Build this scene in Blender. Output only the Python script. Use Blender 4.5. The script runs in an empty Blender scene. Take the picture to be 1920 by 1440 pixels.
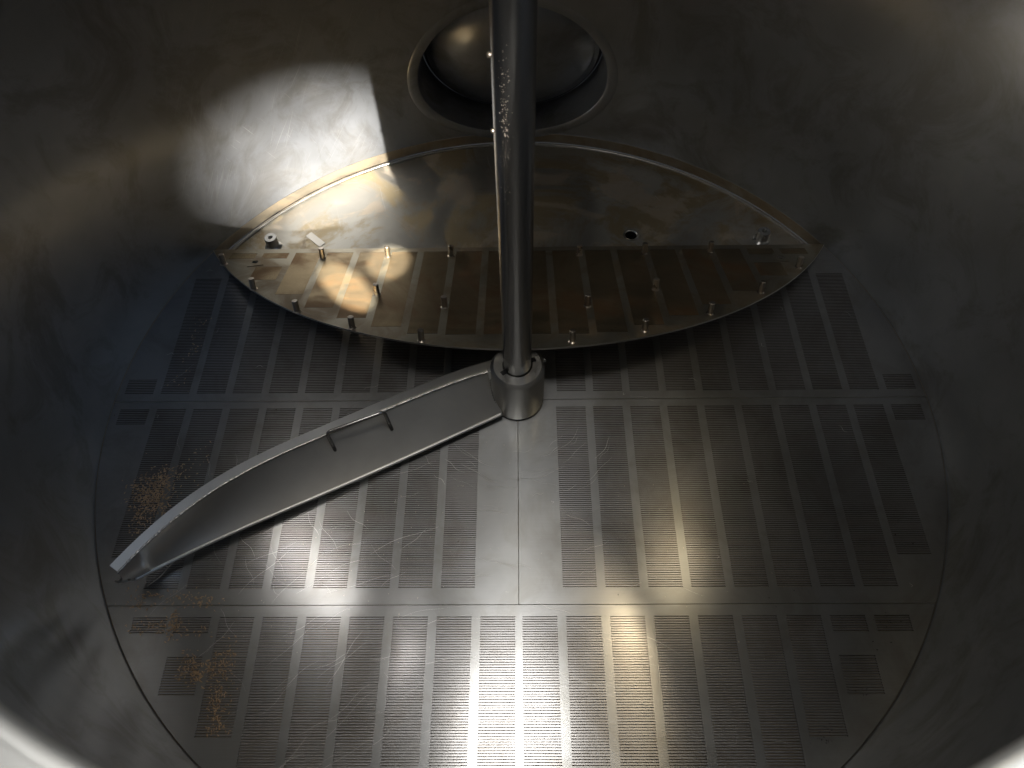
import bpy, bmesh, math, random
from mathutils import Vector, Matrix, noise
from mathutils.geometry import delaunay_2d_cdt
random.seed(7)
S = bpy.context.scene
C = S.collection
PI = math.pi

# ------------------------------------------------------------------ camera
cam_d = bpy.data.cameras.new('camera'); cam = bpy.data.objects.new('camera', cam_d); C.objects.link(cam)
S.camera = cam
F_PX, TH, YAW, ROLL = 1344.61, 1.0041, -0.0213, -0.0250
CAM = Vector((0.0049, -0.7315, 1.2068))
fw = Vector((math.sin(YAW)*math.cos(TH), math.cos(YAW)*math.cos(TH), -math.sin(TH)))
rt = Vector((math.cos(YAW), -math.sin(YAW), 0)); up = rt.cross(fw)
r2 = math.cos(ROLL)*rt + math.sin(ROLL)*up; u2 = -math.sin(ROLL)*rt + math.cos(ROLL)*up
M = Matrix((r2, u2, -fw)).transposed().to_4x4(); M.translation = CAM
cam.matrix_world = M
cam_d.sensor_width = 36; cam_d.lens = F_PX/1920*36
cam_d.clip_start = 0.01; cam_d.clip_end = 50
cam_d.dof.use_dof = True; cam_d.dof.focus_distance = 1.42; cam_d.dof.aperture_fstop = 7.5

# ------------------------------------------------------------------ world, light, exposure
W = bpy.data.worlds.new('World'); S.world = W; W.use_nodes = True
W.node_tree.nodes['Background'].inputs[0].default_value = (0.80, 0.87, 1.0, 1)
W.node_tree.nodes['Background'].inputs[1].default_value = 0.055
S.view_settings.view_transform = 'Standard'; S.view_settings.look = 'None'
S.view_settings.exposure = 0.25; S.view_settings.gamma = 1.0
S.render.engine = 'CYCLES'
cy = S.cycles
cy.max_bounces = 12; cy.diffuse_bounces = 4; cy.glossy_bounces = 10
cy.caustics_reflective = True; cy.blur_glossy = 0.0
cy.sample_clamp_indirect = 1.5

def area(name, loc, target, size, energy, col, size_y=None, shape='DISK', spread=None):
    d = bpy.data.lights.new(name, 'AREA'); o = bpy.data.objects.new(name, d); C.objects.link(o)
    d.shape = shape; d.size = size
    if size_y: d.size_y = size_y
    d.energy = energy; d.color = col
    if spread: d.spread = spread
    o.location = loc
    o.rotation_euler = (Vector(target)-Vector(loc)).to_track_quat('-Z', 'Y').to_euler()
    return o
SUN = Vector((0.55, -1.275, 1.0)).normalized()
HATCH = Vector((0.0, -0.49, 0.949))
KEY_E, SKY_E, WARM_E, WALL_E, COOL_E, STREAK_E, GL_E = 92000, 11.5, 4.0, 28, 15, 0.10, 7500
# low beam from behind the viewer, entering through the hatch onto the far left wall
kd = bpy.data.lights.new('beam_light', 'SPOT'); ko = bpy.data.objects.new('beam_light', kd); C.objects.link(ko)
kd.energy = KEY_E; kd.color = (1.0, 0.955, 0.885); kd.shadow_soft_size = 0.09; kd.spot_size = 2*math.atan(0.195/12); kd.spot_blend = 0.06
ko.location = HATCH + SUN*12; ko.rotation_euler = (-SUN).to_track_quat('-Z', 'Y').to_euler(); ko.scale = (1, 0.50, 1)
area('ceiling_light', (-0.06, -0.26, 3.0), (0, -0.45, 0.9), 0.60, SKY_E, (1.0, 0.97, 0.92))
area('warm_lamp', (0.66, 0.28, 3.0), (0.1, -0.4, 0.9), 0.22, WARM_E, (1.0, 0.80, 0.50))
area('wall_fill', (-1.9, -1.6, 2.7), (0.3, 0.0, 0.6), 2.6, WALL_E, (1.0, 0.98, 0.95))  # added broad fill for the right wall and floor
area('cool_fill', (1.7, -1.2, 2.5), (-0.3, -0.1, 0.6), 1.6, COOL_E, (0.50, 0.69, 1.0))  # added cool fill to tint the left wall
# two narrow unseen lamps added under the top sheet for the floor streaks
area('streak_light', (-0.53, -0.13, 0.942), (-0.40, -0.24, 0.3), 0.11, STREAK_E*1.35, (1.0, 0.95, 0.90), 0.56, 'RECTANGLE', math.radians(52))
area('streak_light', (0.43, -0.08, 0.942), (0.33, -0.20, 0.3), 0.14, STREAK_E*0.7, (1.0, 0.82, 0.52), 0.30, 'RECTANGLE', math.radians(70))
# two added spots standing in for beam light bounced onto the upturned plate
def glint(target, rad, sy, rot, e, blend=0.10):
    dr = Vector((0.16, -0.74, 1.0)).normalized(); t = Vector(target)
    d = bpy.data.lights.new('glint_light', 'SPOT'); o = bpy.data.objects.new('glint_light', d); C.objects.link(o)
    d.energy = e; d.color = (1.0, 0.92, 0.74); d.shadow_soft_size = 0.012; d.spot_size = 2*math.atan(rad/4); d.spot_blend = blend
    o.location = t+dr*4
    o.rotation_euler = (Matrix.Rotation(0, 3, 'X') @ (-dr).to_track_quat('-Z', 'Y').to_matrix() @ Matrix.Rotation(rot, 3, 'Z')).to_euler()
    o.scale = (1, sy, 1)
glint((-0.358, 0.246, 0.057), 0.078, 0.42, -0.85, GL_E)
glint((-0.283, 0.345, 0.022), 0.046, 0.95, 0.0, GL_E)

# ------------------------------------------------------------------ helpers
def tag(o, label=None, cat=None, group=None, kind=None):
    if label: o['label'] = label
    if cat: o['category'] = cat
    if group: o['group'] = group
    if kind: o['kind'] = kind
    return o
def empty(name, loc=(0, 0, 0)):
    o = bpy.data.objects.new(name, None); C.objects.link(o); o.location = loc; o.empty_display_size = 0.05
    return o
def mobj(name, me, mat=None, parent=None, mw=None, smooth=False):
    o = bpy.data.objects.new(name, me); C.objects.link(o)
    if mat and not me.materials: me.materials.append(mat)
    if smooth:
        for p in me.polygons: p.use_smooth = True
    if parent: o.parent = parent
    if mw is not None: o.matrix_local = mw
    return o
def from_bm(bm, name):
    me = bpy.data.meshes.new(name); bm.to_mesh(me); bm.free(); return me
def pydata(name, v, f):
    me = bpy.data.meshes.new(name); me.from_pydata([tuple(a) for a in v], [], f); me.validate(); me.update(); return me
def lathe(name, prof, n=48, mat=None, parent=None, mw=None, auto=30):
    """prof: list of (r,z); closed with caps where r=0"""
    v = []; f = []; rings = []
    for r, z in prof:
        if r <= 1e-6: rings.append([len(v)]); v.append((0, 0, z))
        else:
            rings.append(list(range(len(v), len(v)+n)))
            v += [(r*math.cos(2*PI*i/n), r*math.sin(2*PI*i/n), z) for i in range(n)]
    for a, b in zip(rings, rings[1:]):
        for i in range(n):
            j = (i+1) % n
            if len(a) == 1 and len(b) == 1: continue
            if len(a) == 1: f.append((a[0], b[i], b[j]))
            elif len(b) == 1: f.append((a[i], b[0], a[j]))
            else: f.append((a[i], b[i], b[j], a[j]))
    me = pydata(name, v, f)
    bm = bmesh.new(); bm.from_mesh(me); bmesh.ops.recalc_face_normals(bm, faces=bm.faces)
    for e in bm.edges:
        e.smooth = e.is_boundary or e.calc_face_angle(0) < math.radians(auto)
    bm.to_mesh(me); bm.free()
    return mobj(name, me, mat, parent, mw, smooth=True)
def tube_mesh(name, pts, rad, n=10, caps=True):
    pts = [Vector(p) for p in pts]; v = []; f = []
    prev = None
    for i, p in enumerate(pts):
        t = (pts[min(i+1, len(pts)-1)] - pts[max(i-1, 0)]).normalized()
        if prev is None:
            a = t.orthogonal().normalized()
        else:
            a = (prev - t*prev.dot(t)).normalized()
        prev = a; b = t.cross(a)
        r = rad(i) if callable(rad) else rad
        v += [p + r*(math.cos(2*PI*k/n)*a + math.sin(2*PI*k/n)*b) for k in range(n)]
    for i in range(len(pts)-1):
        for k in range(n):
            f.append((i*n+k, i*n+(k+1) % n, (i+1)*n+(k+1) % n, (i+1)*n+k))
    if caps:
        f.append(tuple(range(n))[::-1]); f.append(tuple((len(pts)-1)*n+k for k in range(n)))
    return pydata(name, v, f)
def resample(pts, n):
    pts = [Vector(p) for p in pts]
    d = [0]
    for a, b in zip(pts, pts[1:]): d.append(d[-1]+(b-a).length)
    out = []
    for k in range(n):
        t = d[-1]*k/(n-1); i = 0
        while i < len(d)-2 and d[i+1] < t: i += 1
        u = (t-d[i])/(d[i+1]-d[i])
        p0 = pts[max(i-1, 0)]; p1 = pts[i]; p2 = pts[i+1]; p3 = pts[min(i+2, len(pts)-1)]
        out.append(0.5*((2*p1)+(p2-p0)*u+(2*p0-5*p1+4*p2-p3)*u*u+(3*p1-p0-3*p2+p3)*u**3))
    return out
def smooth_pts(pts, it=2):
    for _ in range(it):
        pts = [pts[0]]+[(pts[i-1]+2*pts[i]+pts[i+1])/4 for i in range(1, len(pts)-1)]+[pts[-1]]
    return pts

# ------------------------------------------------------------------ materials
class NT:
    def __init__(s, name):
        s.m = bpy.data.materials.new(name); s.m.use_nodes = True; s.t = s.m.node_tree
        s.t.nodes.clear(); s.out = s.t.nodes.new('ShaderNodeOutputMaterial')
    def n(s, typ, inp=None, **kw):
        nd = s.t.nodes.new(typ)
        for k, v in kw.items(): setattr(nd, k, v)
        for k, v in (inp or {}).items():
            if isinstance(v, bpy.types.NodeSocket): s.t.links.new(v, nd.inputs[k])
            else: nd.inputs[k].default_value = v
        return nd
    def math(s, op, a, b=0.0, c=None, clamp=False):
        i = {0: a, 1: b}
        if c is not None: i[2] = c
        return s.n('ShaderNodeMath', i, operation=op, use_clamp=clamp).outputs[0]
    def noise(s, vec, scale, detail=4, rough=0.55, dist=0.0):
        return s.n('ShaderNodeTexNoise', {'Vector': vec, 'Scale': scale, 'Detail': detail, 'Roughness': rough, 'Distortion': dist}).outputs[0]
    def mapr(s, v, a, b, c=0.0, d=1.0):
        return s.n('ShaderNodeMapRange', {0: v, 1: a, 2: b, 3: c, 4: d}, clamp=True).outputs[0]
    def mixc(s, f, a, b, blend='MIX'):
        nd = s.n('ShaderNodeMix', data_type='RGBA', blend_type=blend, clamp_factor=True)
        for k, v in ((0, f), (6, a), (7, b)):
            if isinstance(v, bpy.types.NodeSocket): s.t.links.new(v, nd.inputs[k])
            else: nd.inputs[k].default_value = v if k == 0 else tuple(v)+(1,) if len(v) == 3 else v
        return nd.outputs[2]
    def scl(s, vec, x, y, z):
        return s.n('ShaderNodeVectorMath', {0: vec, 1: (x, y, z)}, operation='MULTIPLY').outputs[0]

def scratches(n, P, cx, cy_, fr, ft, thr, seed):
    """thin arcs swept round a centre: returns 0..1 mask"""
    sep = n.n('ShaderNodeSeparateXYZ', {0: P})
    x = n.math('SUBTRACT', sep.outputs[0], cx); y = n.math('SUBTRACT', sep.outputs[1], cy_)
    r = n.math('SQRT', n.math('ADD', n.math('MULTIPLY', x, x), n.math('MULTIPLY', y, y)))
    th = n.math('ARCTAN2', y, x)
    v = n.n('ShaderNodeCombineXYZ', {0: n.math('MULTIPLY', r, fr), 1: n.math('MULTIPLY', th, ft), 2: seed}).outputs[0]
    a = n.noise(v, 1.0, 1.0, 0.5)
    return n.mapr(a, thr, thr+0.035)

def steel(name, col=(0.42, 0.41, 0.39), rough=0.26, rough2=0.55, mix=0.45, aniso=0.0, tangent=None,
          stain=None, scratch=None, bump=0.15, grain=None, mott=0.18, coord='Object', spots=0.0, wallscr_glint=False, rvar=0.10, gloss=0.0, tint=None, fingerprint=0.0, stain_dir=None):
    n = NT(name)
    geo = n.n('ShaderNodeNewGeometry').outputs['Position']
    P = geo
    big = n.noise(P, 3.2, 5, 0.6, 0.4)
    med = n.noise(P, 11, 3, 0.5, 0.0)
    fine = n.noise(P, 120, 3, 0.6)
    f = n.math('ADD', n.math('MULTIPLY', big, 0.7), n.math('MULTIPLY', med, 0.3))
    f = n.mapr(f, 0.36, 0.64)
    lo = tuple(c*(1-mott) for c in col); hi = tuple(min(1, c*(1+mott)) for c in col)
    base = n.mixc(f, lo, hi)
    rgh = n.math('ADD', rough-rvar/2, n.math('MULTIPLY', f, rvar))
    rgh = n.math('ADD', rgh, n.math('MULTIPLY', fine, rvar*0.5))
    metal = 1.0
    if tint:
        for (tc, sc, a, b, amt, det) in tint:
            tn = n.noise(P, sc, det, 0.7, 0.8)
            base = n.mixc(n.math('MULTIPLY', n.mapr(tn, a, b), amt), base, tc)
    if stain:
        for (scol, sc, a, b, amt, det) in stain:
            sn = n.noise(P if stain_dir is None else n.scl(P, *stain_dir), sc, det, 0.68, 1.2)
            sm = n.math('MULTIPLY', n.mapr(sn, a, b), amt)
            base = n.mixc(sm, base, scol)
            rgh = n.math('ADD', rgh, n.math('MULTIPLY', sm, 0.22))
            metal = n.math('SUBTRACT', metal, n.math('MULTIPLY', sm, 0.55))
    if spots:
        vo = n.n('ShaderNodeTexVoronoi', {'Vector': P, 'Scale': 38.0, 'Randomness': 1.0})
        sp = n.mapr(vo.outputs['Distance'], 0.03, 0.10, 1.0, 0.0)
        rs = n.n('ShaderNodeSeparateColor', {0: vo.outputs['Color']}).outputs[0]
        sp = n.math('MULTIPLY', sp, n.math('GREATER_THAN', rs, 1-spots))
        base = n.mixc(sp, base, (0.05, 0.035, 0.02)); metal = n.math('SUBTRACT', metal, n.math('MULTIPLY', sp, 0.8))
    hgt = n.math('MULTIPLY', fine, 0.3)
    if grain:   # brushed lines: stretched noise
        g = n.noise(n.scl(P, *grain), 1.0, 3, 0.7)
        hgt = n.math('ADD', hgt, n.math('MULTIPLY', g, 1.0))
        rgh = n.math('ADD', rgh, n.math('MULTIPLY', n.math('SUBTRACT', g, 0.5), 0.06))
        base = n.mixc(n.math('MULTIPLY', n.mapr(g, 0.3, 0.7), 0.25), base, tuple(c*0.7 for c in col))
    if scratch:
        tot = None
        for (cx, cy_, fr, ft, thr, seed, amt) in scratch:
            m = scratches(n, P, cx, cy_, fr, ft, thr, seed)
            gate = n.mapr(n.noise(P, 5.0, 2, 0.5), 0.42, 0.62)
            m = n.math('MULTIPLY', n.math('MULTIPLY', m, gate), amt)
            tot = m if tot is None else n.math('MAXIMUM', tot, m)
        base = n.mixc(tot, base, (0.78, 0.77, 0.75))
        rgh = n.math('ADD', rgh, n.math('MULTIPLY', tot, 0.25))
        hgt = n.math('SUBTRACT', hgt, n.math('MULTIPLY', tot, 2.5))
    if wallscr_glint:
        sp_ = n.n('ShaderNodeSeparateXYZ', {0: P})
        sx = n.math('MULTIPLY', n.math('ARCTAN2', sp_.outputs[0], sp_.outputs[1]), 0.8)
        dist = n.n('ShaderNodeVectorMath', {0: P, 1: (-0.50, 0.62, 0.17)}, operation='DISTANCE').outputs['Value']  # scratch glints painted densest where the beam lands
        gate = n.math('MULTIPLY', n.mapr(n.noise(P, 9.0, 2, 0.5), 0.35, 0.6), n.mapr(dist, 0.20, 0.38, 1.0, 0.10))
        tot = None
        for (ang, th_, fr, ft, sd) in ((1.05, 0.70, 620, 5, 1.0), (0.85, 0.70, 680, 6, 4.0), (-1.1, 0.735, 560, 14, 8.0)):
            ca, sa = math.cos(ang), math.sin(ang)
            uu = n.math('ADD', n.math('MULTIPLY', sx, ca), n.math('MULTIPLY', sp_.outputs[2], sa))
            vv = n.math('SUBTRACT', n.math('MULTIPLY', sp_.outputs[2], ca), n.math('MULTIPLY', sx, sa))
            vec = n.n('ShaderNodeCombineXYZ', {0: n.math('MULTIPLY', uu, ft), 1: n.math('MULTIPLY', vv, fr), 2: sd}).outputs[0]
            m = n.mapr(n.noise(vec, 1.0, 1.0, 0.5), th_, th_+0.03)
            tot = m if tot is None else n.math('MAXIMUM', tot, m)
        tot = n.math('MULTIPLY', tot, gate)
        base = n.mixc(n.math('MULTIPLY', tot, 0.5), base, (0.80, 0.79, 0.77))
        rgh = n.math('ADD', rgh, n.math('MULTIPLY', tot, 0.05))
    bmp = n.n('ShaderNodeBump', {'Strength': bump, 'Distance': 0.0006, 'Height': hgt})
    def bs(rr):
        i = {'Base Color': base, 'Roughness': rr, 'Metallic': metal, 'Normal': bmp.outputs[0], 'IOR': 1.5}
        if aniso: i['Anisotropic'] = aniso
        nd = n.n('ShaderNodeBsdfPrincipled', i)
        if aniso and tangent:
            n.t.links.new(n.n('ShaderNodeCombineXYZ', {0: tangent[0], 1: tangent[1], 2: tangent[2]}).outputs[0], nd.inputs['Tangent'])
        return nd.outputs[0]
    r_lo = rgh; r_hi = n.math('ADD', rgh, rough2-rough)
    mx = n.n('ShaderNodeMixShader', {0: mix, 1: bs(r_lo), 2: bs(r_hi)})
    if gloss:
        gl = n.n('ShaderNodeBsdfPrincipled', {'Base Color': base, 'Roughness': 0.11, 'Metallic': 1.0, 'Normal': bmp.outputs[0]})
        mx = n.n('ShaderNodeMixShader', {0: gloss, 1: mx.outputs[0], 2: gl.outputs[0]})
    n.t.links.new(mx.outputs[0], n.out.inputs[0])
    return n.m

SCR = [(0.0, 0.0, 520, 5.0, 0.755, 1.0, 0.35), (0.25, 0.35, 480, 4.0, 0.765, 5.0, 0.35), (-0.5, 0.6, 560, 4.5, 0.770, 9.0, 0.3)]
M_plate = steel('false_bottom_steel', (0.485, 0.490, 0.490), 0.22, 0.50, 0.42, rvar=0.05, gloss=0.07, tint=[((0.33, 0.32, 0.28), 9.0, 0.48, 0.64, 0.5, 9)], aniso=0.75, tangent=(0, 1, 0),
                grain=(8, 900, 1), bump=0.05, spots=0.04, mott=0.14, coord='Generated' if False else 'Object')
M_field = steel('slotted_bar_steel', (0.485, 0.478, 0.478), 0.225, 0.50, 0.42, rvar=0.05, gloss=0.06, tint=[((0.33, 0.30, 0.27), 9.0, 0.48, 0.64, 0.5, 9)], aniso=0.7, tangent=(0, 1, 0),
                bump=0.04, spots=0.04, mott=0.14)
M_wall = steel('tank_wall_steel', (0.435, 0.448, 0.468), 0.19, 0.58, 0.60, rvar=0.06, tint=[((0.27, 0.26, 0.24), 7.0, 0.48, 0.62, 0.55, 9), ((0.60, 0.59, 0.56), 11.0, 0.55, 0.68, 0.15, 9)], bump=0.03, mott=0.12, wallscr_glint=True)
M_top = steel('tank_top_steel', (0.62, 0.62, 0.60), 0.42, 0.75, 0.6, mott=0.2)
M_bottom = steel('tank_bottom_steel', (0.46, 0.44, 0.395), 0.32, 0.62, 0.55,
                 stain=[((0.33, 0.24, 0.10), 4.0, 0.46, 0.56, 0.70, 9), ((0.60, 0.50, 0.38), 5.0, 0.53, 0.58, 0.55, 12)],
                 scratch=[(0.0, 0.1, 230, 5, 0.74, 1.0, 0.7), (0.8, 0.9, 210, 5, 0.745, 4.0, 0.7)], bump=0.2)
M_stained = steel('stained_lower_wall', (0.38, 0.34, 0.27), 0.30, 0.55, 0.5, stain=[((0.26, 0.18, 0.09), 6, 0.36, 0.58, 0.7, 6)])
M_under = steel('underside_steel', (0.31, 0.285, 0.225), 0.36, 0.6, 0.5, stain=[((0.20, 0.12, 0.045), 7.0, 0.46, 0.62, 0.6, 6)],
                bump=0.2, mott=0.2)
M_underf = steel('stained_slotted_bars', (0.37, 0.29, 0.175), 0.30, 0.6, 0.45, grain=(5, 330, 1), stain=[((0.26, 0.125, 0.04), 5.0, 0.46, 0.60, 0.7, 7)],
                 bump=0.15, mott=0.25)
M_hub = steel('turned_hub_steel', (0.66, 0.65, 0.62), 0.22, 0.46, 0.30, rvar=0.03, aniso=0.8, tangent=(0, 0, 1), grain=(20, 20, 500), bump=0.05, mott=0.08)
M_shaft = steel('shaft_steel', (0.36, 0.355, 0.345), 0.20, 0.38, 0.22, aniso=0.7, tangent=(0, 0, 1), bump=0.008, mott=0.02, rvar=0.03)
M_blade = steel('blade_steel', (0.80, 0.77, 0.71), 0.22, 0.55, 0.55, rvar=0.03, bump=0.12, mott=0.14, spots=0.03)
M_weld = steel('weld_bead_steel', (0.68, 0.66, 0.61), 0.20, 0.4, 0.3, bump=0.6)
M_lip = steel('polished_lip_steel', (0.86, 0.85, 0.82), 0.34, 0.6, 0.5, bump=0.0, mott=0.03, rvar=0.02)
M_pin = steel('pin_steel', (0.46, 0.40, 0.33), 0.25, 0.5, 0.3, bump=0.3)
M_edge = steel('cut_edge_steel', (0.60, 0.57, 0.52), 0.3, 0.6, 0.5, bump=0.3)
def plain(name, col, rough=0.6, metallic=0.0):
    n = NT(name); P = n.n('ShaderNodeTexCoord').outputs['Object']
    f = n.mapr(n.noise(P, 60, 4), 0.35, 0.65)
    b = n.mixc(f, tuple(c*0.75 for c in col), tuple(min(1, c*1.25) for c in col))
    nd = n.n('ShaderNodeBsdfPrincipled', {'Base Color': b, 'Roughness': rough, 'Metallic': metallic})
    n.t.links.new(nd.outputs[0], n.out.inputs[0]); return n.m
M_rubber = plain('black_rubber', (0.012, 0.012, 0.014), 0.55)
M_dark = plain('dark_void', (0.008, 0.008, 0.008), 0.9)
M_slot = plain('slot_shade_residue', (0.035, 0.026, 0.018), 0.7, 0.3)  # dirty slot walls, coloured darker still to deepen the slots' shade
M_grain = plain('spent_grain_husk', (0.40, 0.28, 0.165), 0.6)
M_husk = plain('pale_husk', (0.50, 0.44, 0.34), 0.6)

# ------------------------------------------------------------------ tank
R = 0.8; ZB = -0.033; ZT = 0.949; HY = -0.49; HR = 0.264
tank = empty('steel_tank'); tag(tank, 'round stainless steel tank seen from inside with oval door in back wall', 'tank')
DC = (-0.008, 0.17); DA, DB = 0.222, 0.166         # oval manway centre (x,z) and half axes
def wall_mesh():
    NS = 256; outer = []
    s0, s1 = -PI*R, PI*R
    xs = [s0+(s1-s0)*i/NS for i in range(NS+1)]
    zs = [0.0, 0.03]+[0.06+0.055*i for i in range(16)]+[ZT]
    zs = sorted(set([z for z in zs if z < ZT-0.02]+[ZT]))
    hole = []
    NH = 96
    for k in range(NH):
        a = 2*PI*k/NH; x = DC[0]+DA*math.cos(a); z = DC[1]+DB*math.sin(a)
        hole.append((R*math.asin(x/R), z))
    pts = [];
    def inh(s, z, m=1.0):
        x = R*math.sin(s/R) if abs(s) < PI*R/2 else 9
        return ((x-DC[0])/(DA*m))**2+((z-DC[1])/(DB*m))**2 < 1
    for s in xs:
        for z in zs:
            if not inh(s, z, 1.04) or abs(s) > PI*R/2: pts.append(Vector((s, z)))
    b = len(pts); pts += [Vector(h) for h in hole]
    ed = [(b+k, b+(k+1) % NH) for k in range(NH)]
    v, e, f, *_ = delaunay_2d_cdt(pts, ed, [], 0, 1e-5)
    v3 = [(R*math.sin(p.x/R), R*math.cos(p.x/R), p.y) for p in v]
    ff = []
    for t in f:
        c = sum((v[i] for i in t), Vector((0, 0)))/len(t)
        if not inh(c.x, c.y, 1.0): ff.append(tuple(t))
    me = bpy.data.meshes.new('wall'); me.from_pydata(v3, [], ff); me.update()
    bm = bmesh.new(); bm.from_mesh(me); bmesh.ops.remove_doubles(bm, verts=bm.verts, dist=1e-4)
    for fa in bm.faces:
        c = fa.calc_center_median()
        if fa.normal.dot(Vector((c.x, c.y, 0))) > 0: fa.normal_flip()
    for fa in bm.faces: fa.smooth = True
    bm.to_mesh(me); bm.free()
    me.normals_split_custom_set_from_vertices([Vector((-w.co.x, -w.co.y, 0)).normalized() for w in me.vertices])
    return me
mobj('wall', wall_mesh(), M_wall, tank)
# lower wall below the false bottom, stained
lathe('lower_wall', [(R, -0.0005), (R, -0.012), (R-0.0005, ZB+0.006)], 256, M_stained, tank)
# annular weld where wall meets the bottom
def weld_ring():
    n = 360; pts = [((R-0.006)*math.sin(2*PI*i/n), (R-0.006)*math.cos(2*PI*i/n), ZB+0.003) for i in range(n+1)]
    return tube_mesh('bottom_weld', pts, lambda i: 0.0045+0.0006*math.sin(i*2.3)*math.cos(i*0.7), 8, False)
mobj('bottom_weld', weld_ring(), M_weld, tank, smooth=True)
# bottom sheet with drain hole
DR = (0.268, 0.470); DRR = 0.0135
def disc_mesh(name, rad, hc, hr, z, n=192, nh=40):
    pts = [Vector((rad*math.cos(2*PI*i/n), rad*math.sin(2*PI*i/n))) for i in range(n)]
    ed = [(i, (i+1) % n) for i in range(n)]
    b = n; pts += [Vector((hc[0]+hr*math.cos(2*PI*i/nh), hc[1]+hr*math.sin(2*PI*i/nh))) for i in range(nh)]
    ed += [(b+i, b+(i+1) % nh) for i in range(nh)]
    v, e, f, *_ = delaunay_2d_cdt(pts, ed, [], 0, 1e-6)
    ff = []
    for t in f:
        c = sum((v[i] for i in t), Vector((0, 0)))/3
        if (c-Vector(hc)).length < hr*0.999 and all((v[i]-Vector(hc)).length < hr*1.001 for i in t): continue
        ff.append(tuple(t))
    return pydata(name, [(p.x, p.y, z) for p in v], ff)
mobj('bottom', disc_mesh('bottom', R, DR, DRR, ZB), M_bottom, tank)
lathe('drain_pipe', [(DRR, 0), (DRR-0.0005, -0.03), (DRR-0.001, -0.12), (0, -0.12)], 32, M_dark, tank, Matrix.Translation((DR[0], DR[1], ZB)))
lathe('drain_rim', [(DRR+0.005, 0.0002), (DRR+0.002, 0.0016), (DRR-0.0002, -0.001)], 40, M_weld, tank, Matrix.Translation((DR[0], DR[1], ZB)))
# welded repair pad
def box_bm(bm, c, s, rot=0.0):
    m = Matrix.Translation(c) @ Matrix.Rotation(rot, 4, 'Z') @ Matrix.Diagonal((s[0], s[1], s[2], 1))
    return bmesh.ops.create_cube(bm, size=1.0, matrix=m)
bm = bmesh.new(); box_bm(bm, (-0.476, 0.465, ZB+0.0006), (0.052, 0.017, 0.0012), -0.75)
mobj('welded_patch', from_bm(bm, 'welded_patch'), M_edge, tank)
# threaded studs the plates bolt to
def stud(x, y):
    e = lathe('support_stud', [(0.0205, 0.0), (0.0175, 0.004), (0.0145, 0.006), (0.0145, 0.026), (0.0135, 0.028), (0.0055, 0.028), (0.0048, 0.026), (0.0048, 0.008), (0, 0.008)],
              40, M_hub, tank, Matrix.Translation((x, y, ZB)))
    return e
stud(-0.572, 0.447); stud(0.570, 0.452)
# tank top with round hatch
HX, HYY, HCX, HCY = 0.372, 0.379, 0.008, -0.365      # round hatch opening near the front of the top
def top_mesh():
    n = 192; ro = R+0.02
    pts = [Vector((ro*math.cos(2*PI*i/n), ro*math.sin(2*PI*i/n))) for i in range(n)]
    ed = [(i, (i+1) % n) for i in range(n)]
    h = [Vector((HCX+HX*math.cos(2*PI*i/128), HCY+HYY*math.sin(2*PI*i/128))) for i in range(128)]
    b = n; pts += h; ed += [(b+i, b+(i+1) % len(h)) for i in range(len(h))]
    v, e, f, *_ = delaunay_2d_cdt(pts, ed, [], 0, 1e-6); ff = []
    for t in f:
        c = sum((v[i] for i in t), Vector((0, 0)))/3
        if ((c.x-HCX)/HX)**2+((c.y-HCY)/HYY)**2 < 0.9995: continue
        ff.append(tuple(t))
    return pydata('top', [(p.x, p.y, ZT) for p in v], ff), h
_me, HL = top_mesh()
top = mobj('top', _me, M_top, tank)
def hatch_rim():
    pts = [(p.x, p.y, ZT) for p in HL]+[(HL[0].x, HL[0].y, ZT)]
    return tube_mesh('hatch_rim', pts, 0.004, 10, False)
mobj('hatch_rim', hatch_rim(), M_top, tank, smooth=True)
# unseen half disc on an arm, added to cut the beam's right edge
def blocker_mesh():
    bm = bmesh.new(); pts = [(0.0, -0.36)]+[(0.36*math.cos(a), 0.36*math.sin(a)) for a in [-PI/2+PI*i/48 for i in range(1, 48)]]+[(0.0, 0.36)]
    fa = bm.faces.new([bm.verts.new((x, 0, z)) for x, z in pts])
    ex = bmesh.ops.extrude_face_region(bm, geom=[fa])
    for g_ in ex['geom']:
        if isinstance(g_, bmesh.types.BMVert): g_.co.y += 0.012
    bmesh.ops.recalc_face_normals(bm, faces=bm.faces)
    return from_bm(bm, 'beam_blocker')
blocker = mobj('beam_blocker', blocker_mesh(), M_top, tank, Matrix.Translation((0.327, -0.822, 1.33)) @ Matrix.Rotation(0.06, 4, 'Y'))
mobj('blocker_arm', tube_mesh('blocker_arm', resample([(0.62, -0.55, ZT), (0.62, -0.55, 1.5), (0.61, -0.60, 1.62), (0.58, -0.75, 1.74), (0.52, -0.80, 1.72), (0.50, -0.815, 1.65)], 40), 0.012, 12), M_top, tank, smooth=True)

# oval manway in the back wall: neck, reinforcing ring, gasket, dished door
def oval(a, b, n, y, cx=DC[0], cz=DC[1]):
    return [(cx+a*math.cos(2*PI*k/n), y, cz+b*math.sin(2*PI*k/n)) for k in range(n)]
def on_wall(x, off=0.0): return math.sqrt(max(0, (R-off)**2-x*x))
def ring_strip(name, loops, mat, parent, closed_end=False, smooth=True):
    v = []; f = []; n = len(loops[0])
    for L in loops: v += L
    for i in range(len(loops)-1):
        for k in range(n):
            f.append((i*n+k, (i+1)*n+k, (i+1)*n+(k+1) % n, i*n+(k+1) % n))
    if closed_end: f.append(tuple((len(loops)-1)*n+k for k in range(n)))
    me = pydata(name, v, f)
    bm = bmesh.new(); bm.from_mesh(me); bmesh.ops.recalc_face_normals(bm, faces=bm.faces); bm.to_mesh(me); bm.free()
    return mobj(name, me, mat, parent, smooth=smooth)
n = 128
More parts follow.
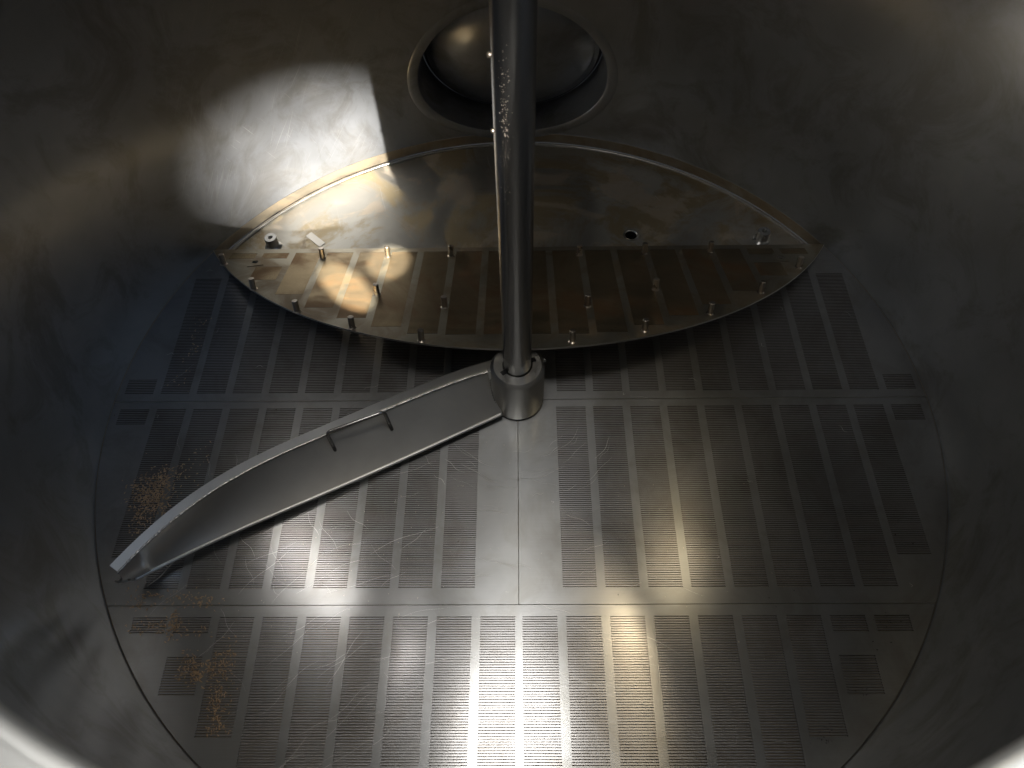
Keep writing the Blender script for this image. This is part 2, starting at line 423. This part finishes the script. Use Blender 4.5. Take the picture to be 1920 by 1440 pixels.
e0 = [(x, on_wall(x), z) for x, _, z in oval(DA, DB, n, 0)]
ring_strip('manway_neck', [e0, oval(DA, DB, n, 0.86), oval(DA, DB, n, 0.905)], M_wall, tank)
def wall_oval(a, b, off): return [(x, on_wall(x, off), z) for x, _, z in oval(a, b, n, 0)]
ring_strip('manway_ring', [wall_oval(DA+0.0003, DB+0.0003, 0.0), wall_oval(DA+0.0012, DB+0.0012, 0.0010), wall_oval(DA+0.022, DB+0.020, 0.0010), wall_oval(DA+0.0235, DB+0.0215, 0.0003)],
           M_edge if False else M_wall, tank)
door = empty('manway_door'); door.parent = tank
ring_strip('door_gasket', [oval(DA-0.0005, DB-0.0005, n, 0.905), oval(DA-0.004, DB-0.004, n, 0.899), oval(DA-0.02, DB-0.02, n, 0.906)], M_rubber, door)
loops = [oval(0.2115, 0.155, n, 0.903), oval(0.2115, 0.155, n, 0.893), oval(0.2105, 0.154, n, 0.8915), oval(0.200, 0.1445, n, 0.8915)]
for i in range(1, 15):
    t = i/15; loops.append(oval(0.200*math.cos(t*PI/2)**0.9+0.001, 0.1445*math.cos(t*PI/2)**0.9+0.001, n, 0.8915-0.034*math.sin(t*PI/2)))
ring_strip('door_disc', loops, M_wall, door, True)

# ------------------------------------------------------------------ slotted plates
PX = 0.0722; CW = 0.0575; G0 = 0.0074; SP = 0.00396; SW = 0.00142
def bars_mesh(nrows, two_sided=False, width=CW, th=0.0035):
    """slotted field: origin at left/first slot row centre; rows run along +y; solid bars between slots"""
    v = []; f = []
    def q(a, b, c, d):
        i = len(v); v.extend([a, b, c, d]); f.append((i, i+1, i+2, i+3))
    mi = []
    for k in range(nrows):
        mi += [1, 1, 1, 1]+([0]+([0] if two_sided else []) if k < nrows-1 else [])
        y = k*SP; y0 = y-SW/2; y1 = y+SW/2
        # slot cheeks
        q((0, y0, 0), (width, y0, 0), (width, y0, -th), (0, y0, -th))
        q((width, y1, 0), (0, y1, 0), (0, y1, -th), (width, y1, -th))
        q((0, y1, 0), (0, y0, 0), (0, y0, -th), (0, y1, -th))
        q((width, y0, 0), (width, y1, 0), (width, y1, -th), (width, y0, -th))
        if k < nrows-1:
            q((0, y1, 0), (width, y1, 0), (width, y+SP-SW/2, 0), (0, y+SP-SW/2, 0))
            if two_sided: q((0, y+SP-SW/2, -th), (width, y+SP-SW/2, -th), (width, y1, -th), (0, y1, -th))
    me = pydata('slotted_field', v, f)
    if len(me.polygons) == len(mi): me.polygons.foreach_set('material_index', mi)
    return me
bar_cache = {}
def get_bars(nr, two, mat):
    k = (nr, two, mat.name)
    if k not in bar_cache:
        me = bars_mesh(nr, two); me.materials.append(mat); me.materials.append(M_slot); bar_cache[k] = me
    return bar_cache[k]
def make_plate(label, outline, fields, mw, mat_p, mat_f, two=False, th=0.0035, holes=()):
    """outline: CCW list of 2D; fields: list of (x0, yfirst, nrows)"""
    root = empty('false_bottom_plate'); root.matrix_world = mw
    tag(root, label, 'slotted plate', 'slotted false bottom plates')
    pts = [Vector(p) for p in outline]; n = len(pts); ed = [(i, (i+1) % n) for i in range(n)]
    rects = []
    for (x0, yf, nr) in fields:
        r = (x0, x0+CW, yf-SW/2, yf+(nr-1)*SP+SW/2); rects.append(r)
        b = len(pts); pts += [Vector((r[0], r[2])), Vector((r[1], r[2])), Vector((r[1], r[3])), Vector((r[0], r[3]))]
        ed += [(b, b+1), (b+1, b+2), (b+2, b+3), (b+3, b)]
    for (hx, hy, hr) in holes:
        b = len(pts); pts += [Vector((hx+hr*math.cos(2*PI*i/24), hy+hr*math.sin(2*PI*i/24))) for i in range(24)]
        ed += [(b+i, b+(i+1) % 24) for i in range(24)]
    v, e, f, *_ = delaunay_2d_cdt(pts, ed, [], 0, 1e-6)
    # inside test by winding on outline
    def inside(c):
        w = False; j = n-1
        for i in range(n):
            a = outline[i]; b = outline[j]
            if (a[1] > c.y) != (b[1] > c.y) and c.x < (b[0]-a[0])*(c.y-a[1])/(b[1]-a[1])+a[0]: w = not w
            j = i
        return w
    ff = []
    for t in f:
        c = sum((v[i] for i in t), Vector((0, 0)))/3
        if not inside(c): continue
        if any(r[0] < c.x < r[1] and r[2] < c.y < r[3] for r in rects): continue
        if any((c.x-h[0])**2+(c.y-h[1])**2 < (h[2]*0.98)**2 for h in holes): continue
        ff.append(tuple(t))
    v3 = [(p.x, p.y, 0) for p in v]
    me = bpy.data.meshes.new('plate'); me.from_pydata(v3, [], ff); me.update()
    bm = bmesh.new(); bm.from_mesh(me)
    for fa in bm.faces:
        if fa.normal.z < 0: fa.normal_flip()
    be = [x for x in bm.edges if x.is_boundary]
    # extrude outer rim only
    oe = []
    for x in be:
        m = (x.verts[0].co+x.verts[1].co)/2
        if not any(r[0]-1e-5 < m.x < r[1]+1e-5 and r[2]-1e-5 < m.y < r[3]+1e-5 for r in rects): oe.append(x)
    ex = bmesh.ops.extrude_edge_only(bm, edges=oe)
    for g in ex['geom']:
        if isinstance(g, bmesh.types.BMVert): g.co.z -= th
        if isinstance(g, bmesh.types.BMFace): g.material_index = 1
    if two:
        for t in [tuple(x) for x in ff]:
            vs = [bm.verts.new((v[i].x, v[i].y, -th)) for i in t]
            try: bm.faces.new(vs[::-1])
            except ValueError: pass
    bm.to_mesh(me); bm.free()
    me.materials.append(mat_p); me.materials.append(M_edge)
    mobj('plate', me, None, root)
    for (x0, yf, nr) in fields:
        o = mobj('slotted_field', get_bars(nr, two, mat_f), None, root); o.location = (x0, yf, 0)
    return root
RP = 0.7982; g = 0.0006
def arc(a0, a1, k, r=RP): return [(r*math.cos(a0+(a1-a0)*i/k), r*math.sin(a0+(a1-a0)*i/k)) for i in range(k+1)]
def colsx(k, off=G0): return off+PX*k
def rows_between(y0, y1): return int((y1-y0)/SP+1e-6)+1
# back strip y 0..0.4
ya, yb = g, 0.4-g
al = math.asin(ya/RP); ah = math.asin(yb/RP)
out = arc(al, ah, 24)+arc(PI-ah, PI-al, 24)
flds = []
for k in range(10):
    x0 = 0.0050+PX*k
    if k <= 9:
        xr = x0+CW
        y0 = 0.020
        if k < 9: y1 = min(0.380, math.sqrt(RP**2-xr**2)-0.022)
        else: y1 = 0.317
        nr = rows_between(y0, y1)
        flds.append((x0, y0, nr)); flds.append((-x0-CW, y0, nr))
x0 = 0.0050+PX*10
nr = 9; flds.append((x0, 0.020, nr)); flds.append((-x0-CW, 0.020, nr))
# leave the hub area of the strip plain
flds = [q_ for q_ in flds if abs(q_[0]+CW/2) > 0.066]
make_plate('wide slotted strip plate behind the shaft, half hidden under the upturned plate', out, flds, Matrix.Translation((0, 0, 0)), M_plate, M_field)
# middle halves y -0.4..0
ya, yb = -0.4+g, -g
al = math.asin(ya/RP); ah = math.asin(yb/RP)
for sgn, lab in ((1, 'slotted middle plate right of the centre seam, clear of the blade'), (-1, 'slotted middle plate left of the centre seam, under the blade')):
    o_r = [(g, ya)]+arc(al, ah, 24)+[(g, yb)]
    if sgn < 0: o_r = [(-x, y) for x, y in o_r][::-1]
    fl = []
    for k in range(9):
        x0 = 0.0745+PX*k; y1 = -0.018
        y0 = -0.3735 if k < 8 else -0.317
        nr = rows_between(y0, y1); ys = y1-(nr-1)*SP
        fl.append((x0, ys, nr))
    fl.append((0.0745+PX*9, -0.018-8*SP, 9))
    if sgn < 0: fl = [(-x0-CW, y0, nr) for x0, y0, nr in fl]
    make_plate(lab, o_r, fl, Matrix.Translation((0, 0, 0)), M_plate, M_field)
# segment layout shared by the front plate and the upturned back plate (v = distance from the chord)
def seg_fields():
    fl = []
    for k in range(8):
        x0 = 0.0060+PX*k; xr = x0+CW
        if k == 7: fl.append((x0, 0.020, 7)); fl.append((x0, 0.083, 15)); continue
        v1 = min(0.352, math.sqrt(RP**2-xr**2)-0.4-0.025)
        fl.append((x0, 0.020, rows_between(0.020, v1)))
    fl.append((0.0060+PX*8, 0.020, 7))
    return fl+[(-x0-CW, y, nr) for x0, y, nr in fl]
def seg_outline():
    xm = math.sqrt(RP**2-(0.4+g)**2)
    k = 64; o = [(xm, 0.0)]
    a0 = math.asin((0.4+g)/RP)
    pts = arc(a0, PI-a0, k)
    return [(x, y-0.4) for x, y in pts]
front = Matrix.Rotation(PI, 4, 'Z'); front.translation = (0, -0.4, 0)
make_plate('front slotted plate nearest the viewer, cut off by the bottom of the picture', seg_outline(), seg_fields(), front, M_plate, M_field)
# the upturned plate
TA = math.radians(19.4)
mw = Matrix(((1, 0, 0, 0), (0, -math.cos(TA), math.sin(TA), 0.400), (0, math.sin(TA), math.cos(TA), 0.0055), (0, 0, 0, 1)))
mw = Matrix(((-1, 0, 0, 0), (0, -math.cos(TA), math.sin(TA), 0.400), (0, math.sin(TA), math.cos(TA), 0.0055), (0, 0, 0, 1)))
up_plate = make_plate('upturned brown stained segment plate lying feet up against the hub', seg_outline(), seg_fields(), mw, M_under, M_underf, two=True,
                      holes=[(-0.576, 0.062, 0.0065), (0.576, 0.062, 0.0065)])
PINS = [(-.643, .069), (-.431, .046), (-.287, .039), (-.146, .039), (.138, .040), (.282, .036), (.428, .032), (.601, .104), (-.547, .176), (-.286, .203),
        (-.144, .253), (.139, .253), (.283, .192), (.494, .206), (-.435, .264), (-.315, .324), (-.178, .369), (.102, .376), (.240, .341), (.375, .284)]
pin0 = None
for (u, v_) in PINS:
    h = 0.0248
    if pin0 is None:
        pin0 = lathe('foot', [(0.0082, 0.0002), (0.0070, 0.0012), (0.0059, 0.0022), (0.0059, h-0.001), (0.0051, h), (0, h)], 20, M_pin, up_plate); o = pin0
    else:
        o = pin0.copy(); C.objects.link(o); o.parent = up_plate
    o.location = (-u, v_, 0); o.rotation_euler = (random.uniform(-.03, .03), random.uniform(-.03, .03), random.uniform(0, 6))
for sx in (-1, 1):      # square pads round the two bolt holes
    bm = bmesh.new(); w = 0.017; q = 0.0066; H = 0.0014; nn_ = 32
    def sq(k):
        a = 2*PI*k/nn_; m_ = max(abs(math.cos(a)), abs(math.sin(a))); return (w*math.cos(a)/m_, w*math.sin(a)/m_)
    O = [bm.verts.new((*sq(k), H)) for k in range(nn_)]; O0 = [bm.verts.new((*sq(k), 0.0001)) for k in range(nn_)]
    I = [bm.verts.new((q*math.cos(2*PI*k/nn_), q*math.sin(2*PI*k/nn_), H)) for k in range(nn_)]
    I0 = [bm.verts.new((q*math.cos(2*PI*k/nn_), q*math.sin(2*PI*k/nn_), -0.004)) for k in range(nn_)]
    for k in range(nn_):
        j = (k+1) % nn_
        bm.faces.new((O[k], O[j], I[j], I[k])); bm.faces.new((O0[k], O0[j], O[j], O[k])); bm.faces.new((I[k], I[j], I0[j], I0[k]))
    bmesh.ops.recalc_face_normals(bm, faces=bm.faces)
    o = mobj('bolt_pad', from_bm(bm, 'bolt_pad'), M_under, up_plate); o.location = (sx*0.576, 0.062, 0)
    o.rotation_euler[2] = 0.25*sx

# ------------------------------------------------------------------ stirring arm: shaft, hub, blade
rake = empty('stirring_arm'); tag(rake, 'steel stirring arm: upright shaft in a hub with one curved handled blade', 'mixer arm')
lathe('shaft', [(0.0255, 0.118), (0.0255, 0.4), (0.0257, 0.8), (0.0257, 1.6), (0, 1.6)], 64, M_shaft, rake)
hub = lathe('hub', [(0.044, 0.0065), (0.0495, 0.0075), (0.050, 0.010), (0.050, 0.113), (0.0495, 0.1145), (0.0450, 0.1215), (0.0440, 0.1225), (0.0275, 0.1225), (0.0268, 0.121), (0.0268, 0.09), (0.0255, 0.09)],
            96, M_hub, rake, auto=25)
lathe('hub_gasket', [(0.0430, 0.0003), (0.0475, 0.0004), (0.0475, 0.0064), (0.043, 0.0066)], 64, M_rubber, hub)
for ang in (math.radians(215), math.radians(20)):
    bm = bmesh.new(); r_ = 0.0300
    box_bm(bm, (r_*math.cos(ang), r_*math.sin(ang), 0.1226), (0.0105, 0.0095, 0.0014), ang)
    mobj('keyway', from_bm(bm, 'keyway'), M_dark, hub)
# drip and weld spots down the left of the shaft
bm = bmesh.new()
for (px_z, s) in ((0.737, 0.0035), (0.637, 0.003)):
    bmesh.ops.create_icosphere(bm, subdivisions=2, radius=s, matrix=Matrix.Translation((-0.0262, -0.004, px_z)))
for i in range(170):
    z = random.gauss(0.655, 0.05); a = math.radians(random.gauss(246, 8))
    bmesh.ops.create_icosphere(bm, subdivisions=1, radius=random.uniform(0.0002, 0.0006),
        matrix=Matrix.Translation((0.0257*math.cos(a), 0.0257*math.sin(a), z)))
tag(mobj('shaft_spatter', from_bm(bm, 'shaft_spatter'), M_pin, rake, smooth=True), kind='stuff')

NB = 72
ZBL, ZW = 0.021, 0.085
Bp = [(-.030, -.043), (-.135, -.099), (-.225, -.142), (-.311, -.187), (-.395, -.230), (-.477, -.267), (-.556, -.307), (-.618, -.345), (-.648, -.3655), (-.662, -.3685)]
Wp = [(-.0455, .012), (-.134, -.018), (-.222, -.066), (-.337, -.119), (-.432, -.168), (-.509, -.221), (-.577, -.288), (-.624, -.342), (-.6405, -.371)]
Tp = [(-.0440, .032), (-.178, -.020), (-.253, -.058), (-.339, -.104), (-.434, -.148), (-.511, -.200), (-.580, -.264), (-.6555, -.359)]
import numpy as np
def fitline(P_, x1=None):
    x = np.array([a[0] for a in P_]); y = np.array([a[1] for a in P_]); c = np.polyfit(x, y, 4)
    xs = np.linspace(x[0], x[-1] if x1 is None else x1, 200)
    return resample([(float(a), float(np.polyval(c, a)), 0.0) for a in xs], NB)
B = fitline(Bp); Wl = fitline(Wp); T = fitline(Tp)
for i in range(NB):
    t = i/(NB-1)
    k = max(0, (t-0.955)/0.045)
    B[i].z = ZBL+0.030*k*k; Wl[i].z = ZW; T[i] = Wl[i].lerp(T[i], 0.80); T[i].z = ZW+0.009
    kh = max(0.0, 1-t/0.45); T[i].z += 0.009*kh; T[i].y -= 0.005*kh
def sheet(name, rows, th, mat, parent, nrm_sign=1, edge=None):
    """rows: list of polylines of equal length -> solid sheet"""
    nr = len(rows); nc = len(rows[0]); v = [p for r in rows for p in r]
    f = [(i*nc+j, i*nc+j+1, (i+1)*nc+j+1, (i+1)*nc+j) for i in range(nr-1) for j in range(nc-1)]
    me = pydata(name, v, f); bm = bmesh.new(); bm.from_mesh(me)
    for fa in bm.faces:
        if fa.normal.dot(CAM-fa.calc_center_median()) < 0: fa.normal_flip()
    bm.normal_update()
    top = list(bm.faces); vn = {w: w.normal.copy() for w in bm.verts}
    low = {w: bm.verts.new(w.co-vn[w]*th) for w in list(bm.verts)}
    for fa in top:
        fa.smooth = True
        nf = bm.faces.new([low[w] for w in fa.verts][::-1]); nf.smooth = True
    for e in [e for e in bm.edges if len(e.link_faces) == 1 and e.verts[0] in low and e.verts[1] in low]:
        a, b = e.verts; l = e.link_loops[0]
        if l.vert is a: q = (b, a, low[a], low[b])
        else: q = (a, b, low[b], low[a])
        nf = bm.faces.new(q); nf.material_index = 1 if edge else 0
        e.smooth = False
    bm.to_mesh(me); bm.free()
    me.materials.append(mat)
    if edge: me.materials.append(edge)
    return mobj(name, me, None, parent)
rows = []
NRB = 12
for j in range(NRB+1):
    s = j/NRB
    row = []
    for i in range(NB):
        t = i/(NB-1)
        p = B[i].lerp(Wl[i], s)
        bow = 4*s*(1-s)*0.009*(0.15+1.1*t*t)
        d = (Wl[i]-B[i]); al_ = (Wl[min(i+1, NB-1)]-Wl[max(i-1, 0)])
        nn = d.cross(al_).normalized()
        if nn.z < 0: nn = -nn
        row.append(p-nn*bow)
    rows.append(row)
blade = sheet('blade', rows, 0.004, M_blade, rake, edge=M_edge)
flange = sheet('blade_flange', [[a.lerp(b, s) for a, b in zip(Wl, T)] for s in (0, 0.33, 0.66, 1)], 0.003, M_blade, blade, edge=M_edge)
wp = resample([tuple(p+Vector((0, -0.0022, 0.0024))) for p in Wl], 420)
def bead(i):
    k = i/420
    return (0.0022 if k > 0.35 else 0.0027)*(0.75+0.45*abs(noise.noise(Vector((i*0.9, 0.3, 0))))*1.6)
wp = [p+Vector((random.gauss(0, .0003), random.gauss(0, .0003), random.gauss(0, .0002))) if i < 180 else p for i, p in enumerate(wp)]
mobj('blade_weld', tube_mesh('blade_weld', wp, bead, 7), M_weld, blade, smooth=True)
# weld where blade meets hub
hw = [(-0.0335, -0.0385, 0.020), (-0.0395, -0.033, 0.030), (-0.0450, -0.024, 0.045), (-0.0487, -0.014, 0.060), (-0.0505, -0.003, 0.075), (-0.0500, 0.006, 0.086)]
hw = resample(hw, 60)
mobj('hub_weld', tube_mesh('hub_weld', hw, lambda i: 0.0016+0.0007*math.sin(i*1.7)+(0.0015 if i < 5 or i > 55 else 0), 7), M_weld, rake, smooth=True)
for c_, s_, r_ in (((-0.0515, -0.006, 0.103), (0.006, 0.012, 0.022), 0.2), ((0.0500, 0.016, 0.113), (0.004, 0.005, 0.006), 0.3)):
    bm = bmesh.new(); box_bm(bm, c_, s_, r_)
    bmesh.ops.bevel(bm, geom=bm.edges[:], offset=0.0008, segments=2, affect='EDGES')
    mobj('hub_lug', from_bm(bm, 'hub_lug'), M_hub, hub)
# lifting handle on the blade
def hp():
    a0 = Vector((-.3285, -.1400, .055)); a1 = Vector((-.3325, -.1340, .1145)); b1 = Vector((-.2360, -.0925, .1145)); b0 = Vector((-.2300, -.0985, .060))
    pts = [a0, a0.lerp(a1, .5)]
    def corner(p, q, r, rr=0.010):
        u = (p-q).normalized(); w = (r-q).normalized(); s = q+u*rr; e = q+w*rr
        return [s*(1-t)**2+2*q*t*(1-t)+e*t*t for t in [i/8 for i in range(9)]]
    pts += corner(a0, a1, b1)+[a1.lerp(b1, .5)]+corner(a1, b1, b0)+[b0.lerp(b1, .5), b0]
    return pts
mobj('handle', tube_mesh('handle', hp(), 0.0033, 12), M_shaft, blade, smooth=True)
lip = resample([tuple(p+Vector((0.0004, -0.0012, -0.0006))) for p in B], 140)[:-3]
mobj('blade_lip', tube_mesh('blade_lip', lip, 0.0030, 12), M_lip, blade, smooth=True)
# loose wiper strip at the tip
mobj('wiper_strip', tube_mesh('wiper_strip', resample([(-.565, -.312, .020), (-.592, -.330, .014), (-.612, -.352, .006), (-.632, -.368, .003)], 20), 0.0010, 6), M_rubber if False else M_edge, blade, smooth=True)

# ------------------------------------------------------------------ spent grain
import numpy as np
_F, _C = F_PX, CAM
def P2(px, py, z=0.0):
    d = fw + r2*(px-960)/F_PX - u2*(py-720)/F_PX
    t = (z-CAM.z)/d.z
    return CAM+d*t
def husks(name, label, spots, mat, size=(0.0014, 0.0034)):
    v = []; f = []
    for (cx, cy_, sx, sy, rot, cnt, hz) in spots:
        for _ in range(max(3, int(cnt*0.72))):
            a = random.gauss(0, sx); b = random.gauss(0, sy)
            x = cx+a*math.cos(rot)-b*math.sin(rot); y = cy_+a*math.sin(rot)+b*math.cos(rot)
            if x*x+y*y > 0.785**2: continue
            L = random.uniform(*size); wd = L*random.uniform(.3, .5); hh = wd*0.5
            th = random.uniform(0, 6.28); z = abs(random.gauss(0, hz))+hh*0.6
            tl = random.gauss(0, .35)
            c, s = math.cos(th), math.sin(th); i = len(v)
            for (lx, ly, lz) in ((-L, 0, 0), (0, -wd, 0), (L, 0, 0), (0, wd, 0), (0, 0, hh), (0, 0, -hh)):
                lz2 = lz+lx*tl
                v.append((x+lx*c-ly*s, y+lx*s+ly*c, max(0.0003, z+lz2)))
            f += [(i, i+1, i+4), (i+1, i+2, i+4), (i+2, i+3, i+4), (i+3, i, i+4), (i+1, i, i+5), (i+2, i+1, i+5), (i+3, i+2, i+5), (i, i+3, i+5)]
    o = mobj(name, pydata(name, v, f), mat); tag(o, label, 'spent grain', None, 'stuff'); return o
def sp(px, py, wx, wy, cnt, hz=0.0006, rot=0.0):
    p = P2(px, py); return (p.x, p.y, wx, wy, rot, cnt, hz)
husks('spent_grain', 'brown spent grain husks swept into patches on the left of the plates', [
    sp(285, 930, .018, .024, 700, .0022, 0.6), sp(310, 900, .020, .012, 160, .001, .5), sp(268, 965, .010, .022, 200, .0015), sp(335, 885, .022, .008, 26, .0004, .8), sp(385, 870, .012, .03, 22, .0004),
    sp(258, 1128, .014, .010, 60, .001), sp(325, 1120, .030, .010, 70), sp(385, 1128, .012, .008, 50), sp(280, 1178, .022, .008, 90, .001), sp(325, 1172, .010, .012, 130, .0015), sp(375, 1185, .02, .005, 25),
    sp(350, 1240, .008, .012, 60), sp(370, 1262, .012, .010, 150, .0015), sp(405, 1250, .010, .010, 90), sp(432, 1235, .006, .016, 60), sp(415, 1290, .010, .014, 80),
    sp(405, 1320, .010, .010, 70), sp(402, 1355, .008, .010, 70), sp(415, 1370, .010, .004, 20),
    sp(375, 620, .010, .02, 30), sp(362, 650, .006, .014, 25), sp(345, 700, .012, .03, 18)], M_grain)
husks('dark_grain', 'few dark grain crumbs caught in the slots on the right of the plates', [
    sp(1535, 1388, .012, .004, 26, .0006), sp(1545, 1372, .012, .006, 18), sp(1665, 1165, .010, .004, 14), sp(1610, 1298, .012, .003, 10), sp(1655, 1215, .008, .012, 5),
    sp(1590, 545, .006, .012, 8), sp(1625, 700, .01, .02, 10), sp(1660, 715, .010, .006, 10), sp(1418, 1122, .2, .01, 8)], M_dark, (0.0010, 0.002))
husks('pale_crumbs', 'tiny pale crumbs scattered thinly over the slotted plates', [
    (0.0, -0.35, .36, .16, 0, 110, .0001), (-0.3, -0.42, .14, .12, 0, 110, .0001), (-0.2, -0.25, .12, .08, 0, 50, .0001)], M_husk, (0.0006, 0.0014))

# fine scratches swept over the plates
def ribbon(v, f, pts, w, z):
    n0 = len(v)
    for i, p in enumerate(pts):
        t = (pts[min(i+1, len(pts)-1)]-pts[max(i-1, 0)]).normalized(); q = Vector((-t.y, t.x, 0)); k = i/(len(pts)-1)
        ww = w*math.sin(PI*min(max(k, 0.03), 0.97))**0.5
        a = p+q*ww/2; b = p-q*ww/2
        v += [(a.x, a.y, z), (b.x, b.y, z)]
    for i in range(len(pts)-1): f.append((n0+2*i, n0+2*i+1, n0+2*i+3, n0+2*i+2))
rs = random.Random(11); v = []; f = []; zz = 0.00015
def arcs(cnt, cx, cy_, sc, r0, r1, a0, a1, l0, l1, w0, w1):
    global zz
    for _ in range(cnt):
        x = cx+rs.gauss(0, sc); y = cy_+rs.gauss(0, sc); r = rs.uniform(r0, r1); a = math.radians(rs.uniform(a0, a1)); L = rs.uniform(l0, l1)/r
        wob = rs.uniform(0, 6); pts = []
        for i in range(15):
            aa = a+L*i/14; rr = r+0.002*math.sin(wob+i*0.5)
            pts.append(Vector((x+rr*math.cos(aa), y+rr*math.sin(aa), 0)))
        if any(p.length > 0.78 or p.length < 0.06 for p in pts): continue
        zz += 0.0000012
        ribbon(v, f, pts, rs.uniform(w0, w1)*0.62, zz)
arcs(80, 0.0, -0.98, .10, .30, .70, 60, 150, .03, .13, .0003, .0008)
arcs(40, -0.05, -0.90, .15, .30, .62, 95, 150, .03, .12, .0003, .0008)
arcs(26, 0, 0, .01, .10, .24, 215, 320, .02, .09, .0003, .0009)
arcs(36, 0, 0, .05, .35, .72, 190, 300, .015, .07, .0003, .0007)
arcs(40, 0.1, -0.5, .2, 1.2, 2.0, 0, 360, .02, .12, .0003, .0006)
arcs(60, -0.25, -0.45, .3, .5, 1.0, 0, 360, .004, .02, .0004, .0010)
M_scr = steel('bright_scratch_metal', (0.62, 0.61, 0.59), 0.30, 0.65, 0.6, bump=0.3)
tag(mobj('scratch_marks', pydata('scratch_marks', v, f), M_scr), 'thin bright scratches curving over the slotted plates', 'scratches', None, 'stuff')
